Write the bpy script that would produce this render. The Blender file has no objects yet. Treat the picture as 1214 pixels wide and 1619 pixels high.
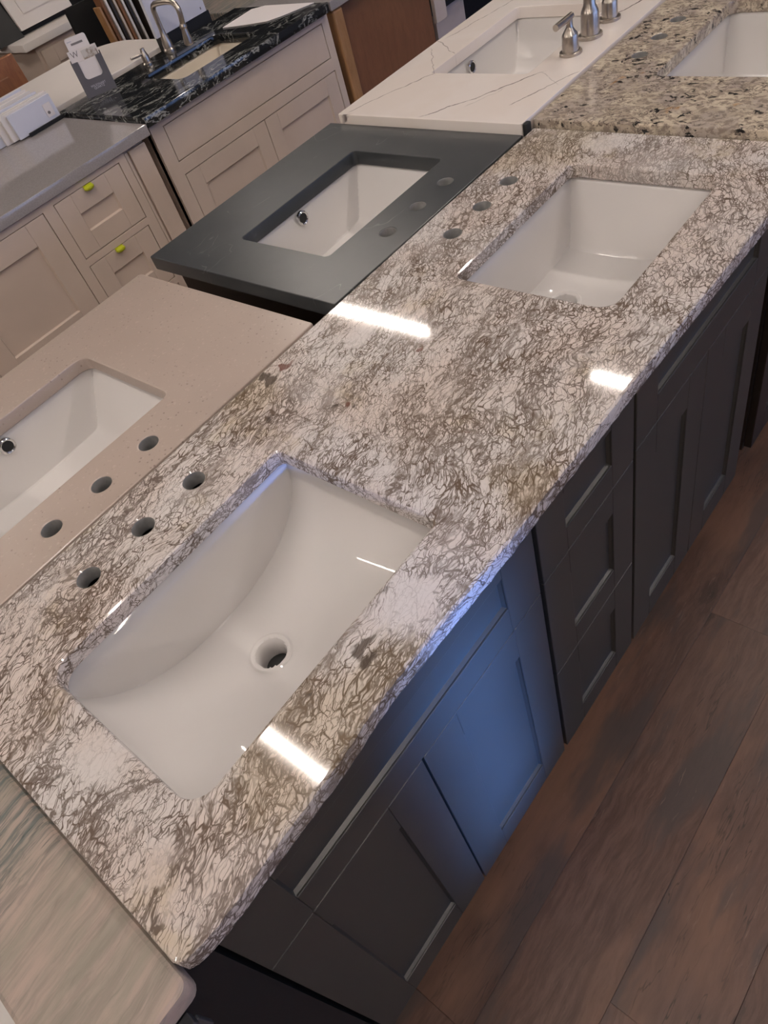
import bpy, bmesh, math, random
from mathutils import Vector, Matrix, noise as mnoise
from mathutils.geometry import tessellate_polygon

random.seed(4)
scene = bpy.context.scene
COL = scene.collection
T = 0.93            # height of the granite top above the floor; z below is measured from that top

# ------------------------------------------------------------------ camera
cd = bpy.data.cameras.new('camera')
co = bpy.data.objects.new('camera', cd); COL.objects.link(co)
cd.sensor_fit = 'VERTICAL'; cd.sensor_height = 36.0; cd.lens = 36.0 * 1139.96 / 1619.0
cd.clip_start = 0.02; cd.clip_end = 60
R0 = (0.60787, -0.75553, -0.24427); R1 = (-0.68689, -0.34601, -0.63911); R2 = (0.39835, 0.55628, -0.72929)
m = Matrix.Identity(4)
for i in range(3):
    m[i][0] = R0[i]; m[i][1] = -R1[i]; m[i][2] = -R2[i]
m[0][3], m[1][3], m[2][3] = 0.13951, -0.36063, 0.70031 + T
co.matrix_world = m
scene.camera = co

# ------------------------------------------------------------------ world, exposure, daylight
w = bpy.data.worlds.new('world'); scene.world = w; w.use_nodes = True
w.node_tree.nodes['Background'].inputs[0].default_value = (0.90, 0.86, 0.82, 1)
w.node_tree.nodes['Background'].inputs[1].default_value = 0.05
scene.view_settings.view_transform = 'Standard'; scene.view_settings.look = 'None'
scene.view_settings.gamma = 1.0; scene.view_settings.use_curve_mapping = False
scene.view_settings.exposure = 0.0
TUBE = 112.0         # strength of the ceiling tubes
WINDOW = 2.9        # strength of the daylit shop window panes

def daylight(name, loc, target, sx, sy, power, col, spread):
    ld = bpy.data.lights.new(name, 'AREA'); ld.shape = 'RECTANGLE'; ld.size = sx; ld.size_y = sy
    ld.energy = power; ld.color = col; ld.spread = math.radians(spread)
    lo = bpy.data.objects.new(name, ld); COL.objects.link(lo)
    lo.location = (loc[0], loc[1], loc[2] + T)
    d = Vector((target[0] - loc[0], target[1] - loc[1], target[2] - loc[2]))
    lo.rotation_euler = d.to_track_quat('-Z', 'Y').to_euler()
# added narrow cool beam, shaped to lay the blue patch on the near cabinet
daylight('blue_patch_beam', (-0.6, -4.3, 0.30), (0.46, 0.03, -0.42), 0.12, 0.70, 2.5, (0.13, 0.33, 1.0), 4.5)

# ------------------------------------------------------------------ node helpers
class NT:
    def __init__(s, name):
        s.mat = bpy.data.materials.new(name); s.mat.use_nodes = True
        s.t = s.mat.node_tree; s.b = s.t.nodes['Principled BSDF']
    def n(s, typ, ins=None, **props):
        nd = s.t.nodes.new(typ)
        for k, v in props.items(): setattr(nd, k, v)
        for k, v in (ins or {}).items(): s.put(nd.inputs[k], v)
        return nd
    def put(s, sock, v):
        if isinstance(v, bpy.types.NodeSocket): s.t.links.new(v, sock)
        else: sock.default_value = v
    def pos(s): return s.n('ShaderNodeNewGeometry').outputs['Position']
    def math(s, op, a, b=0.0, clamp=False):
        nd = s.n('ShaderNodeMath', {0: a, 1: b}, operation=op); nd.use_clamp = clamp; return nd.outputs[0]
    def vmath(s, op, a, b=(0, 0, 0), sc=1.0):
        nd = s.n('ShaderNodeVectorMath', {0: a}, operation=op)
        if op == 'SCALE': s.put(nd.inputs['Scale'], sc)
        else: s.put(nd.inputs[1], b)
        return nd.outputs['Value'] if op in ('DOT_PRODUCT', 'LENGTH', 'DISTANCE') else nd.outputs[0]
    def noise(s, v, scale, detail=3, rough=0.55, dist=0.0, col=False):
        nd = s.n('ShaderNodeTexNoise', {'Vector': v, 'Scale': scale, 'Detail': detail, 'Roughness': rough, 'Distortion': dist})
        return nd.outputs['Color' if col else 'Fac']
    def voro(s, v, scale, feature='DISTANCE_TO_EDGE', out='Distance', rand=1.0):
        nd = s.n('ShaderNodeTexVoronoi', {'Vector': v, 'Scale': scale, 'Randomness': rand}, feature=feature); return nd.outputs[out]
    def warp(s, v, scale, amt, detail=2):
        c = s.noise(v, scale, detail, col=True)
        return s.vmath('ADD', v, s.vmath('SCALE', s.vmath('SUBTRACT', c, (.5, .5, .5)), sc=amt))
    def mapping(s, v, scale=(1, 1, 1), rot=(0, 0, 0), loc=(0, 0, 0)):
        return s.n('ShaderNodeMapping', {'Vector': v, 'Scale': scale, 'Rotation': rot, 'Location': loc}).outputs[0]
    def step(s, v, a, b, lo=0.0, hi=1.0):
        nd = s.n('ShaderNodeMapRange', {'Value': v, 'From Min': a, 'From Max': b, 'To Min': lo, 'To Max': hi}, interpolation_type='SMOOTHSTEP')
        return nd.outputs[0]
    def mix(s, f, a, b, blend='MIX'):
        nd = s.n('ShaderNodeMix', data_type='RGBA', blend_type=blend)
        s.put(nd.inputs[0], f); s.put(nd.inputs[6], a if isinstance(a, bpy.types.NodeSocket) else (*a[:3], 1))
        s.put(nd.inputs[7], b if isinstance(b, bpy.types.NodeSocket) else (*b[:3], 1)); return nd.outputs[2]
    def bump(s, h, strength, dist=0.001):
        s.put(s.b.inputs['Normal'], s.n('ShaderNodeBump', {'Height': h, 'Strength': strength, 'Distance': dist}).outputs[0])
    def fin(s, col, rough=0.4, metal=0.0, spec=None, coat=0.0):
        s.put(s.b.inputs['Base Color'], col if isinstance(col, bpy.types.NodeSocket) else (*col[:3], 1))
        s.put(s.b.inputs['Roughness'], rough); s.put(s.b.inputs['Metallic'], metal)
        if spec is not None: s.put(s.b.inputs['Specular IOR Level'], spec)
        if coat: s.put(s.b.inputs['Coat Weight'], coat); s.put(s.b.inputs['Coat Roughness'], 0.05)
        return s.mat

def paint(name, col, rough=0.45, vary=0.05, scale=6.0, spec=None, metal=0.0):
    s = NT(name)
    n1 = s.noise(s.pos(), scale, 4)
    c = s.mix(s.step(n1, .3, .7), tuple(x * (1 - vary) for x in col), tuple(x * (1 + vary) for x in col))
    return s.fin(c, rough, metal, spec)

def granite_main():
    s = NT('white granite with brown veins'); p = s.pos()
    p1 = s.warp(p, 2.3, 0.12, 2)
    p2 = s.warp(p1, 9.0, 0.040, 2)
    p3 = s.warp(p2, 32.0, 0.016, 2)
    p4 = s.warp(p3, 90.0, 0.005, 2)
    along = lambda v, sc, deg: s.mapping(s.mapping(v, (1, 1, 1), (0, 0, -math.radians(deg))), sc)   # turn first, then stretch
    amt = s.noise(along(p1, (1.0, 2.6, 2.0), 14), 6.5, 5, .62)                     # where the veins crowd
    ragged = s.noise(along(p2, (1.0, 1.8, 1.0), 14), 20.0, 4, .6)
    def blob(x, y, r, soft=.5):
        d = s.vmath('DISTANCE', s.vmath('MULTIPLY', p2, (1, 1, 0)), (x, y, 0)); d = s.math('ADD', d, s.math('MULTIPLY', s.math('SUBTRACT', ragged, .5), .11)); return s.step(d, r * (1 + soft), r * (1 - soft))
    def most(*ms):
        t = ms[0]
        for m_ in ms[1:]: t = s.math('MAXIMUM', t, m_)
        return t
    bare = most(blob(.417, .047, .034), blob(.03, .075, .022), blob(1.515, .372, .03), blob(.06, .245, .03), blob(.825, .49, .03))     # open white patches
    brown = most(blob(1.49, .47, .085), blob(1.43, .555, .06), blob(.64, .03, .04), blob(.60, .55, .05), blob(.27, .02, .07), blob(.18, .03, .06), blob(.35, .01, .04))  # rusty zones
    pe = s.warp(s.warp(p, 14.0, .035, 2), 70.0, .018, 3)
    bold = most(veined(s, pe, (.020, .214), (.085, .184), .0065, .85), veined(s, pe, (.004, .204), (.115, .158), .0075, .9), veined(s, pe, (-.005, .150), (.065, .140), .006, .85), veined(s, pe, (.004, .235), (.058, .222), .005, .8),
                veined(s, pe, (.50, .186), (.80, .212), .011, .72), veined(s, pe, (.74, .236), (1.00, .222), .008, .6), veined(s, pe, (.18, .535), (.50, .545), .009, .55), veined(s, pe, (1.10, .47), (1.34, .54), .008, .5))
    bold = s.math('MULTIPLY', s.step(bold, .15, .55), s.math('MULTIPLY', s.step(s.noise(along(pe, (1, 2.2, 1), 0), 95.0, 3, .6), .40, .52, .15, .9), s.step(s.noise(pe, 22.0, 3, .6), .38, .52, .35, 1)))
    amt = s.math('SUBTRACT', s.math('ADD', amt, s.math('MULTIPLY', brown, .07)), s.math('MULTIPLY', bare, .16))
    q = along(p4, (1.0, 3.3, 2.2), 14)
    def ridge(v, scale, detail, off, wd):
        n = s.noise(s.vmath('ADD', v, off), scale, detail, .55)
        r = s.math('ABSOLUTE', s.math('SUBTRACT', n, .5))
        return s.step(s.math('DIVIDE', r, wd), 1.0, .1)
    def cells(scale, off, wd):
        return s.step(s.math('DIVIDE', s.voro(s.vmath('ADD', q, off), scale), wd), 1.0, .2)
    l1 = cells(27.0, (0, 0, 0), s.step(amt, .34, .68, .030, .105))
    l2 = cells(44.0, (3.1, 1.7, .4), s.step(amt, .34, .68, .035, .145))
    l3 = cells(80.0, (7.1, 2.7, 1.4), s.step(amt, .42, .68, .01, .17))
    q5 = along(p3, (1.0, 4.0, 3.0), 14)
    r1 = s.math('MAXIMUM', ridge(q5, 11.0, 4.0, (0, 0, 0), s.step(amt, .30, .66, .010, .036)), ridge(q5, 19.0, 3.0, (3, 8, 2), s.step(amt, .36, .66, .004, .030)))
    fa = s.step(s.noise(p2, 19.0, 4, .6), .32, .54, .35, 1.0)
    fb = s.step(s.noise(s.vmath('ADD', p2, (5, 2, 1)), 22.0, 4, .6), .44, .58, .0, .9)
    fc = s.step(s.noise(s.vmath('ADD', p2, (2, 8, 1)), 15.0, 4, .6), .37, .55, .12, 1.0)
    l1 = s.math('MULTIPLY', l1, fa); l2 = s.math('MULTIPLY', l2, fc); l3 = s.math('MULTIPLY', l3, fb)
    r1 = s.math('MULTIPLY', r1, .9)
    bn = s.noise(s.vmath('ADD', along(p3, (1.0, 4.6, 3.0), 16), (2.3, 7.7, 0)), 5.0, 6, .68)
    band = s.math('MULTIPLY', s.math('MULTIPLY', s.step(bn, .585, .65), .75), s.step(s.noise(q, 60.0, 3, .6), .36, .54, .25, 1.0))
    vein = s.math('MAXIMUM', s.math('MAXIMUM', l1, l2), s.math('MAXIMUM', s.math('MAXIMUM', l3, r1), band))
    vein = s.math('MULTIPLY', vein, s.step(s.noise(p1, 4.0, 3), .30, .50, .70, 1.0))
    vein = s.math('MAXIMUM', s.math('MULTIPLY', vein, s.step(bare, 0, 1, 1, .35)), bold)
    lowa = s.noise(p, 5.5, 4); lowb = s.noise(s.vmath('ADD', p, (9, 4, 2)), 4.0, 4)
    base = s.mix(s.step(lowa, .38, .62), (0.64, 0.555, 0.505), (0.65, 0.605, 0.58))
    fine = s.noise(p, 190.0, 3)
    base = s.mix(s.step(fine, .5, .72, 0, .38), base, (0.45, 0.40, 0.37))
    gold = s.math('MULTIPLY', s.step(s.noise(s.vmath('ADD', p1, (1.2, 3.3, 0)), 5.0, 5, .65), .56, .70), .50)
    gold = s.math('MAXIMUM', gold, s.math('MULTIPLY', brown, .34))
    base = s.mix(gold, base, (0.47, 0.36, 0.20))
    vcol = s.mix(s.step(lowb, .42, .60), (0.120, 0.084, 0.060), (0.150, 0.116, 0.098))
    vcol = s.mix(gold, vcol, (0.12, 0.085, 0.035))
    c = s.mix(vein, base, vcol)
    dk = s.math('MAXIMUM', s.math('MULTIPLY', s.step(s.noise(p3, 34.0, 3), .68, .76), .8), s.math('MULTIPLY', most(blob(.352, .052, .010), blob(.645, .562, .010)), .85))
    c = s.mix(dk, c, (0.055, 0.040, 0.030))
    red = s.step(s.noise(s.vmath('ADD', p2, (4, 4, 4)), 17.0, 2), .735, .77)
    c = s.mix(s.math('MULTIPLY', red, .8), c, (0.13, 0.045, 0.03))
    return s.fin(c, 0.06, spec=.5)

def granite_cream():
    s = NT('cream granite with black flecks'); p = s.warp(s.pos(), 16.0, .03, 3)
    p = s.warp(p, 60.0, .010, 2)
    q = s.mapping(p, (1.25, .85, 1.0))
    a = s.noise(q, 20.0, 5, .65)
    base = s.mix(s.step(a, .40, .60), (0.42, 0.35, 0.27), (0.60, 0.51, 0.39))
    base = s.mix(s.step(s.noise(s.vmath('ADD', p, (3, 3, 3)), 12.0, 4), .48, .62, 0, .75), base, (0.38, 0.32, 0.28))
    g = s.math('MULTIPLY', s.step(s.noise(q, 75.0, 4, .7), .47, .57), .78)
    base = s.mix(g, base, (0.22, 0.175, 0.145))
    r = s.math('ABSOLUTE', s.math('SUBTRACT', s.noise(s.vmath('ADD', q, (2, 5, 1)), 34.0, 3), .5))
    base = s.mix(s.math('MULTIPLY', s.step(r, .022, .004), s.step(s.noise(p, 14.0, 3), .46, .58)), base, (0.11, 0.085, 0.075))
    k = s.math('MULTIPLY', s.step(s.noise(s.vmath('ADD', q, (7, 1, 2)), 62.0, 3, .6), .58, .64), s.step(s.noise(p, 10.0, 3), .42, .56))
    c = s.mix(k, base, (0.015, 0.014, 0.014))
    rust = s.step(s.noise(s.vmath('ADD', p, (1, 8, 2)), 15.0, 2), .70, .76)
    c = s.mix(s.math('MULTIPLY', rust, .7), c, (0.38, 0.19, 0.06))
    return s.fin(c, 0.14)

def granite_black():
    s = NT('black granite with white streaks'); p = s.warp(s.pos(), 5.0, .12, 3)
    q = s.mapping(p, (1.0, 4.0, 3.0), (0, 0, math.radians(-28)))
    a = s.noise(q, 6.0, 5, .65)
    r = s.math('ABSOLUTE', s.math('SUBTRACT', a, .5))
    l = s.math('MULTIPLY', s.step(r, .035, .0), s.step(s.noise(p, 9.0, 2), .38, .62))
    b = s.step(s.noise(s.mapping(p, (4.0, 1.2, 3.0), (0, 0, .3)), 7.0, 4, .65), .60, .68)
    c = s.mix(s.math('MAXIMUM', l, s.math('MULTIPLY', b, .7)), (0.012, 0.013, 0.014), (0.30, 0.30, 0.28))
    return s.fin(c, 0.10)

def quartz_beige():
    s = NT('beige quartz with fine pits'); p = s.pos()
    a = s.noise(p, 3.0, 3)
    base = s.mix(s.step(a, .35, .65), (0.390, 0.315, 0.268), (0.425, 0.347, 0.297))
    d = s.voro(p, 150.0, 'F1', 'Distance')
    cell = s.n('ShaderNodeTexVoronoi', {'Vector': p, 'Scale': 150.0}, feature='F1').outputs['Color']
    pick = s.n('ShaderNodeSeparateColor', {0: cell}).outputs[0]
    dots = s.math('MULTIPLY', s.step(d, .34, .18), s.math('GREATER_THAN', pick, .80))
    dots = s.math('MULTIPLY', dots, s.step(s.noise(p, 9.0, 3), .42, .6, .25, 1))
    c = s.mix(s.math('MULTIPLY', dots, .6), base, (0.14, 0.10, 0.085))
    c = s.mix(s.step(s.noise(p, 130.0, 2), .62, .72, 0, .35), c, (0.56, 0.47, 0.41))
    return s.fin(c, 0.28)

def soapstone():
    s = NT('charcoal soapstone'); p = s.warp(s.pos(), 3.0, .10, 3)
    a = s.noise(p, 3.5, 5, .6)
    base = s.mix(s.step(a, .32, .68), (0.028, 0.032, 0.035), (0.046, 0.049, 0.051))
    r = s.math('ABSOLUTE', s.math('SUBTRACT', s.noise(s.mapping(p, (1, 2.2, 1), (0, 0, 1.1)), 2.6, 3), .5))
    l = s.math('MULTIPLY', s.step(r, .0045, .0), s.step(s.noise(p, 11.0, 3), .52, .64))
    c = s.mix(s.math('MULTIPLY', l, .45), base, (0.22, 0.22, 0.22))
    return s.fin(c, 0.34)

def veined(s, v, a, b, width, strength):
    """mask of one thin vein running from a to b (x, y in metres) in the stone"""
    d = Vector((b[0] - a[0], b[1] - a[1])); L = d.length; d /= L
    rel = s.vmath('SUBTRACT', v, (a[0], a[1], 0))
    along = s.vmath('DOT_PRODUCT', rel, (d.x, d.y, 0)); off = s.math('ABSOLUTE', s.vmath('DOT_PRODUCT', rel, (-d.y, d.x, 0)))
    mk = s.step(off, width, width * .3)
    mk = s.math('MULTIPLY', mk, s.step(along, -.012, .012)); mk = s.math('MULTIPLY', mk, s.step(along, L + .012, L - .012))
    return s.math('MULTIPLY', mk, strength)

def quartz_white():
    s = NT('white quartz with thin grey veins'); p0 = s.pos()
    p = s.warp(s.warp(p0, 7.0, .05, 2), 30.0, .014, 2)
    tot = None
    for a, b, wd, st in [((1.55, 1.11), (1.77, 1.00), .0022, .75), ((1.77, 1.00), (1.93, 1.12), .0018, .5),
                         ((1.55, .87), (1.62, .80), .0026, .95), ((1.62, .80), (1.78, .68), .0026, .9),
                         ((1.62, .66), (1.79, .585), .0022, .75), ((1.78, .68), (1.72, .60), .0015, .35),
                         ((2.02, .69), (2.22, .64), .0035, 1.0), ((2.0, 1.12), (2.3, 1.06), .0024, .8), ((1.9, 1.02), (1.98, 1.135), .002, .6),
                         ((1.53, 1.12), (1.54, 1.10), .003, 1.0), ((1.60, .78), (1.70, .73), .0014, .4)]:
        mk = veined(s, p, a, b, wd, st); tot = mk if tot is None else s.math('MAXIMUM', tot, mk)
    tot = s.math('MULTIPLY', tot, s.step(s.noise(p0, 40.0, 3), .30, .52, .35, 1))
    base = s.mix(s.step(s.noise(p0, 6.0, 3), .4, .65), (0.77, 0.69, 0.63), (0.79, 0.72, 0.67))
    return s.fin(s.mix(tot, base, (0.13, 0.10, 0.10)), 0.16)

def quartzite():
    s = NT('pinkish grey quartzite with teal streaks'); p = s.warp(s.pos(), 3.0, .05, 3)
    tu = s.mapping(p, (1, 1, 1), (0, 0, -math.radians(6)))
    q = s.mapping(tu, (1.0, 9.0, 8.0)); q2 = s.mapping(s.warp(tu, 20.0, .012), (1.0, 14.0, 10.0))
    a = s.noise(q, 5.0, 6, .68); b = s.noise(s.vmath('ADD', q2, (4, 4, 4)), 6.0, 6, .68)
    base = s.mix(s.step(a, .36, .64), (0.30, 0.265, 0.22), (0.42, 0.325, 0.28))
    sep = s.n('ShaderNodeSeparateXYZ', {0: p}).outputs[1]
    zone = s.step(sep, .15, .29)
    base = s.mix(s.math('MULTIPLY', s.step(b, .44, .60), s.step(zone, 0, 1, .45, .95)), base, s.mix(zone, (0.215, 0.19, 0.165), (0.115, 0.135, 0.13)))
    r = s.math('ABSOLUTE', s.math('SUBTRACT', s.noise(q2, 2.6, 4, .6), .5))
    l = s.math('MULTIPLY', s.step(r, .016, .0), s.step(zone, 0, 1, .18, .95))
    l = s.math('MULTIPLY', l, s.step(s.noise(p, 14.0, 3), .38, .55, .2, 1))
    return s.fin(s.mix(l, base, (0.045, 0.065, 0.068)), 0.32)

def quartz_grey():
    s = NT('polished grey quartz'); a = s.noise(s.pos(), 220.0, 3)
    return s.fin(s.mix(s.step(a, .4, .6), (0.31, 0.28, 0.275), (0.345, 0.315, 0.31)), 0.08)

def wood(name, c0, c1, axis_scale, rough=.45, knots=False, dark=(.03, .02, .015)):
    s = NT(name); p = s.pos()
    rnd = s.n('ShaderNodeObjectInfo').outputs['Random']
    p = s.vmath('ADD', p, s.vmath('SCALE', (7.0, 3.0, 5.0), sc=rnd))
    q = s.mapping(s.warp(p, 4.0, .06, 3), axis_scale)
    a = s.noise(q, 10.0, 6, .65); b = s.noise(s.vmath('ADD', q, (3, 3, 3)), 34.0, 4, .6)
    c = s.mix(s.step(a, .3, .7), c0, c1)
    c = s.mix(s.step(b, .52, .75, 0, .40), c, tuple(x * .55 for x in c0))
    low = s.noise(p, 2.6, 4)
    c = s.mix(s.step(low, .35, .68, 0, .55), c, tuple(x * .72 for x in c1))
    hsv = s.n('ShaderNodeHueSaturation', {'Color': c, 'Value': s.step(rnd, 0, 1, .86, 1.14)}).outputs[0]; c = hsv
    h = b
    if knots:
        k = s.voro(s.mapping(s.warp(p, 22.0, .035, 3), (.7, 1.5, 1)), 3.3, 'F1', 'Distance')
        c = s.mix(s.step(k, .15, .05, 0, .8), c, dark)
        ring = s.math('SINE', s.math('MULTIPLY', s.math('ADD', k, s.math('MULTIPLY', a, .12)), 120.0))
        c = s.mix(s.math('MULTIPLY', s.step(ring, .2, .95), s.step(k, .26, .06, 0, .30)), c, dark)
        crack = s.math('ABSOLUTE', s.math('SUBTRACT', s.noise(s.mapping(s.warp(p, 9.0, .02), (.55, 5.5, 1)), 3.6, 4, .6), .5))
        c = s.mix(s.math('MULTIPLY', s.step(crack, .010, .0), s.step(low, .46, .62, 0, .8)), c, dark)
        c = s.mix(s.step(s.noise(s.mapping(p, (1, 3.0, 1), (0, 0, 0), (1, 2, 0)), 2.2, 4), .48, .66, 0, .6), c, (0.235, 0.120, 0.072))
        grey = s.step(s.noise(s.mapping(p, (1, 4.0, 1), (0, 0, 0), (5, 5, 0)), 3.0, 4), .50, .64, 0, .75)
        c = s.mix(grey, c, (0.072, 0.055, 0.048))
    if knots:
        pale = s.math('MULTIPLY', s.step(s.noise(s.mapping(s.warp(p, 12.0, .03, 3), (1.5, 16.0, 1)), 9.0, 4, .7), .60, .70), s.step(s.noise(s.vmath('ADD', p, (2, 9, 4)), 5.0, 3), .50, .64, 0, .5))
        c = s.mix(pale, c, (0.27, 0.17, 0.125))
    s.bump(h, .25, .0008)
    return s.fin(c, rough)

def emit(name, col, st):
    s = NT(name); s.b.inputs['Base Color'].default_value = (.8, .8, .8, 1)
    s.b.inputs['Emission Color'].default_value = (*col, 1); s.b.inputs['Emission Strength'].default_value = st; return s.mat

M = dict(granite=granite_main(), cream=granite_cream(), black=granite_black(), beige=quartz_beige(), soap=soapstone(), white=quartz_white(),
         quartzite=quartzite(), grey=quartz_grey(),
         slate=paint('slate grey cabinet paint', (0.046, 0.043, 0.037), .36, .04),
         slate_in=paint('dark cabinet interior', (0.012, 0.011, 0.010), .7),
         espresso=paint('espresso stained cabinet', (0.022, 0.014, 0.010), .5, .1),
         taupe=paint('taupe cabinet paint', (0.66, 0.54, 0.455), .40, .03),
         taupe_b=paint('pale taupe cabinet paint', (0.66, 0.55, 0.475), .40, .03),
         black_p=paint('matt black', (0.006, 0.006, 0.007), .6),
         porcelain=paint('white vitreous china', (0.69, 0.66, 0.64), .05, .008, 2.0, .5),
         china_cream=paint('cream vitreous china', (0.74, 0.66, 0.55), .12, .008, 2.0),
         chrome=paint('chrome', (0.75, 0.74, 0.73), .12, .02, 8, None, 1.0),
         nickel=paint('brushed nickel', (0.50, 0.45, 0.40), .30, .06, 60, None, 1.0),
         sawn=paint('dull drilled stone', (0.21, 0.205, 0.20), .6, .15, 60), hole=paint('dark pipe', (0.012, 0.012, 0.012), .6),
         steel=paint('grey steel bar', (0.14, 0.14, 0.15), .35, .05, 20, None, .6),
         floor=wood('brown vinyl plank', (0.095, 0.050, 0.034), (0.170, 0.094, 0.066), (1.0, 7.0, 4.0), .42, True),
         maple=wood('honey wood', (0.30, 0.15, 0.06), (0.40, 0.22, 0.10), (5.0, 5.0, 1.0), .4),
         brown=wood('brown laminate panel', (0.21, 0.088, 0.038), (0.25, 0.108, 0.048), (6.0, 6.0, 1.0), .6),
         wood_door=wood('stained cherry door', (0.22, 0.085, 0.035), (0.29, 0.12, 0.05), (5.0, 5.0, 1.0), .4),
         lime=paint('lime plastic', (0.58, 0.62, 0.02), .35),
         wall=paint('warm grey wall', (0.36, 0.31, 0.27), .8), ceil=paint('ceiling tile', (0.62, 0.59, 0.56), .9, .05, 12),
         offwhite=paint('off white panel', (0.78, 0.72, 0.68), .35, .02), lilac=paint('cool white sheet', (0.66, 0.66, 0.74), .45, .02),
         paper=paint('white paper', (0.80, 0.74, 0.73), .6, .01), slateplastic=paint('slate grey card', (0.105, 0.10, 0.115), .5, .03),
         ink=paint('printed ink', (0.20, 0.18, 0.18), .6), inkw=paint('pale print', (0.50, 0.48, 0.55), .6),
         photo=None, tube=emit('tube light', (1.0, .91, .83), TUBE), pane=emit('daylit pane', (.28, .47, 1.0), WINDOW))

def photo_print():
    s = NT('printed marble photograph'); p = s.warp(s.pos(), 40.0, .02, 3)
    a = s.noise(p, 40.0, 4)
    c = s.mix(s.step(a, .42, .6), (0.62, 0.58, 0.55), (0.30, 0.23, 0.17)); c = s.mix(s.step(s.noise(p, 22.0, 2), .58, .66), c, (0.10, 0.07, 0.05))
    return s.fin(c, .3)
M['photo'] = photo_print()

# ------------------------------------------------------------------ mesh helpers (z given from the granite top, T is added here)
class MB:
    def __init__(s): s.v = []; s.f = []; s.sm = []; s.raw = []
    def add(s, vs, fs, smooth=False):
        o = len(s.v); s.v += [(float(a), float(b), float(c) + T) for a, b, c in vs]
        for f in fs: s.f.append(tuple(i + o for i in f)); s.sm.append(smooth)
        return s
    def box(s, x0, x1, y0, y1, z0, z1):
        if x0 > x1: x0, x1 = x1, x0
        if y0 > y1: y0, y1 = y1, y0
        if z0 > z1: z0, z1 = z1, z0
        return s.add([(x0, y0, z0), (x1, y0, z0), (x1, y1, z0), (x0, y1, z0), (x0, y0, z1), (x1, y0, z1), (x1, y1, z1), (x0, y1, z1)],
                     [(0, 3, 2, 1), (4, 5, 6, 7), (0, 1, 5, 4), (1, 2, 6, 5), (2, 3, 7, 6), (3, 0, 4, 7)])
    def obox(s, o, ax, ay, az):
        o = Vector(o); ax = Vector(ax); ay = Vector(ay); az = Vector(az)
        vs = [o, o + ax, o + ax + ay, o + ay, o + az, o + ax + az, o + ax + ay + az, o + ay + az]
        return s.add(vs, [(0, 3, 2, 1), (4, 5, 6, 7), (0, 1, 5, 4), (1, 2, 6, 5), (2, 3, 7, 6), (3, 0, 4, 7)])
    def lathe(s, c, prof, n=28, axis=(0, 0, 1), cap=True):
        c = Vector(c); az = Vector(axis).normalized()
        ax = az.orthogonal().normalized(); ay = az.cross(ax)
        vs = []; fs = []
        for r, h in prof:
            for k in range(n):
                a = 2 * math.pi * k / n; vs.append(c + az * h + (ax * math.cos(a) + ay * math.sin(a)) * r)
        for i in range(len(prof) - 1):
            for k in range(n):
                fs.append((i * n + k, i * n + (k + 1) % n, (i + 1) * n + (k + 1) % n, (i + 1) * n + k))
        if cap:
            fs.append(tuple(range(n - 1, -1, -1))); L = (len(prof) - 1) * n; fs.append(tuple(L + k for k in range(n)))
        return s.add(vs, fs, True)
    def tube(s, path, r, n=16):
        P = [Vector(p) for p in path]; rs = r if isinstance(r, (list, tuple)) else [r] * len(P)
        vs = []; fs = []; ref = None
        for i, p in enumerate(P):
            d = (P[min(i + 1, len(P) - 1)] - P[max(i - 1, 0)]).normalized()
            if ref is None: ref = d.orthogonal().normalized()
            a = (ref - d * ref.dot(d)).normalized(); b = d.cross(a); ref = a
            for k in range(n):
                t = 2 * math.pi * k / n; vs.append(p + (a * math.cos(t) + b * math.sin(t)) * rs[i])
        for i in range(len(P) - 1):
            for k in range(n): fs.append((i * n + k, i * n + (k + 1) % n, (i + 1) * n + (k + 1) % n, (i + 1) * n + k))
        fs.append(tuple(range(n - 1, -1, -1))); fs.append(tuple((len(P) - 1) * n + k for k in range(n)))
        return s.add(vs, fs, True)
    def build(s, name, mat, parent=None, origin=None, bevel=0.0, seg=2, autosmooth=False):
        me = bpy.data.meshes.new(name)
        root = parent
        while root is not None and root.parent is not None: root = root.parent
        if root is not None: o = Vector(root.location)
        elif origin is not None: o = Vector((origin[0], origin[1], origin[2] + T))
        else:
            xs = [v[0] for v in s.v]; ys = [v[1] for v in s.v]; zs = [v[2] for v in s.v]
            o = Vector(((min(xs) + max(xs)) / 2, (min(ys) + max(ys)) / 2, min(zs)))
        me.from_pydata([(v[0] - o.x, v[1] - o.y, v[2] - o.z) for v in s.v], [], s.f)
        me.polygons.foreach_set('use_smooth', s.sm)
        bm = bmesh.new(); bm.from_mesh(me); bmesh.ops.recalc_face_normals(bm, faces=bm.faces); bm.to_mesh(me); bm.free()
        me.materials.append(mat)
        if s.raw:
            me.materials.append(M['sawn'])
            for i in s.raw: me.polygons[i].material_index = 1
        me.update()
        ob = bpy.data.objects.new(name, me); COL.objects.link(ob)
        if parent is None: ob.location = o
        else: ob.parent = parent
        if any(s.sm): me.set_sharp_from_angle(angle=math.radians(27))
        if bevel:
            b = ob.modifiers.new('bevel', 'BEVEL'); b.width = bevel; b.segments = seg; b.limit_method = 'ANGLE'; b.angle_limit = math.radians(40)
        return ob

def thing(name, loc, label, cat, group=None):
    o = bpy.data.objects.new(name, None); COL.objects.link(o); o.empty_display_size = .05
    o.location = (loc[0], loc[1], loc[2] + T); o['label'] = label; o['category'] = cat
    if group: o['group'] = group
    return o
def tag(o, label, cat, group=None):
    o['label'] = label; o['category'] = cat
    if group: o['group'] = group
    return o
def struct(o, label=None):
    o['kind'] = 'structure'
    if label: o['label'] = label
    return o

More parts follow.
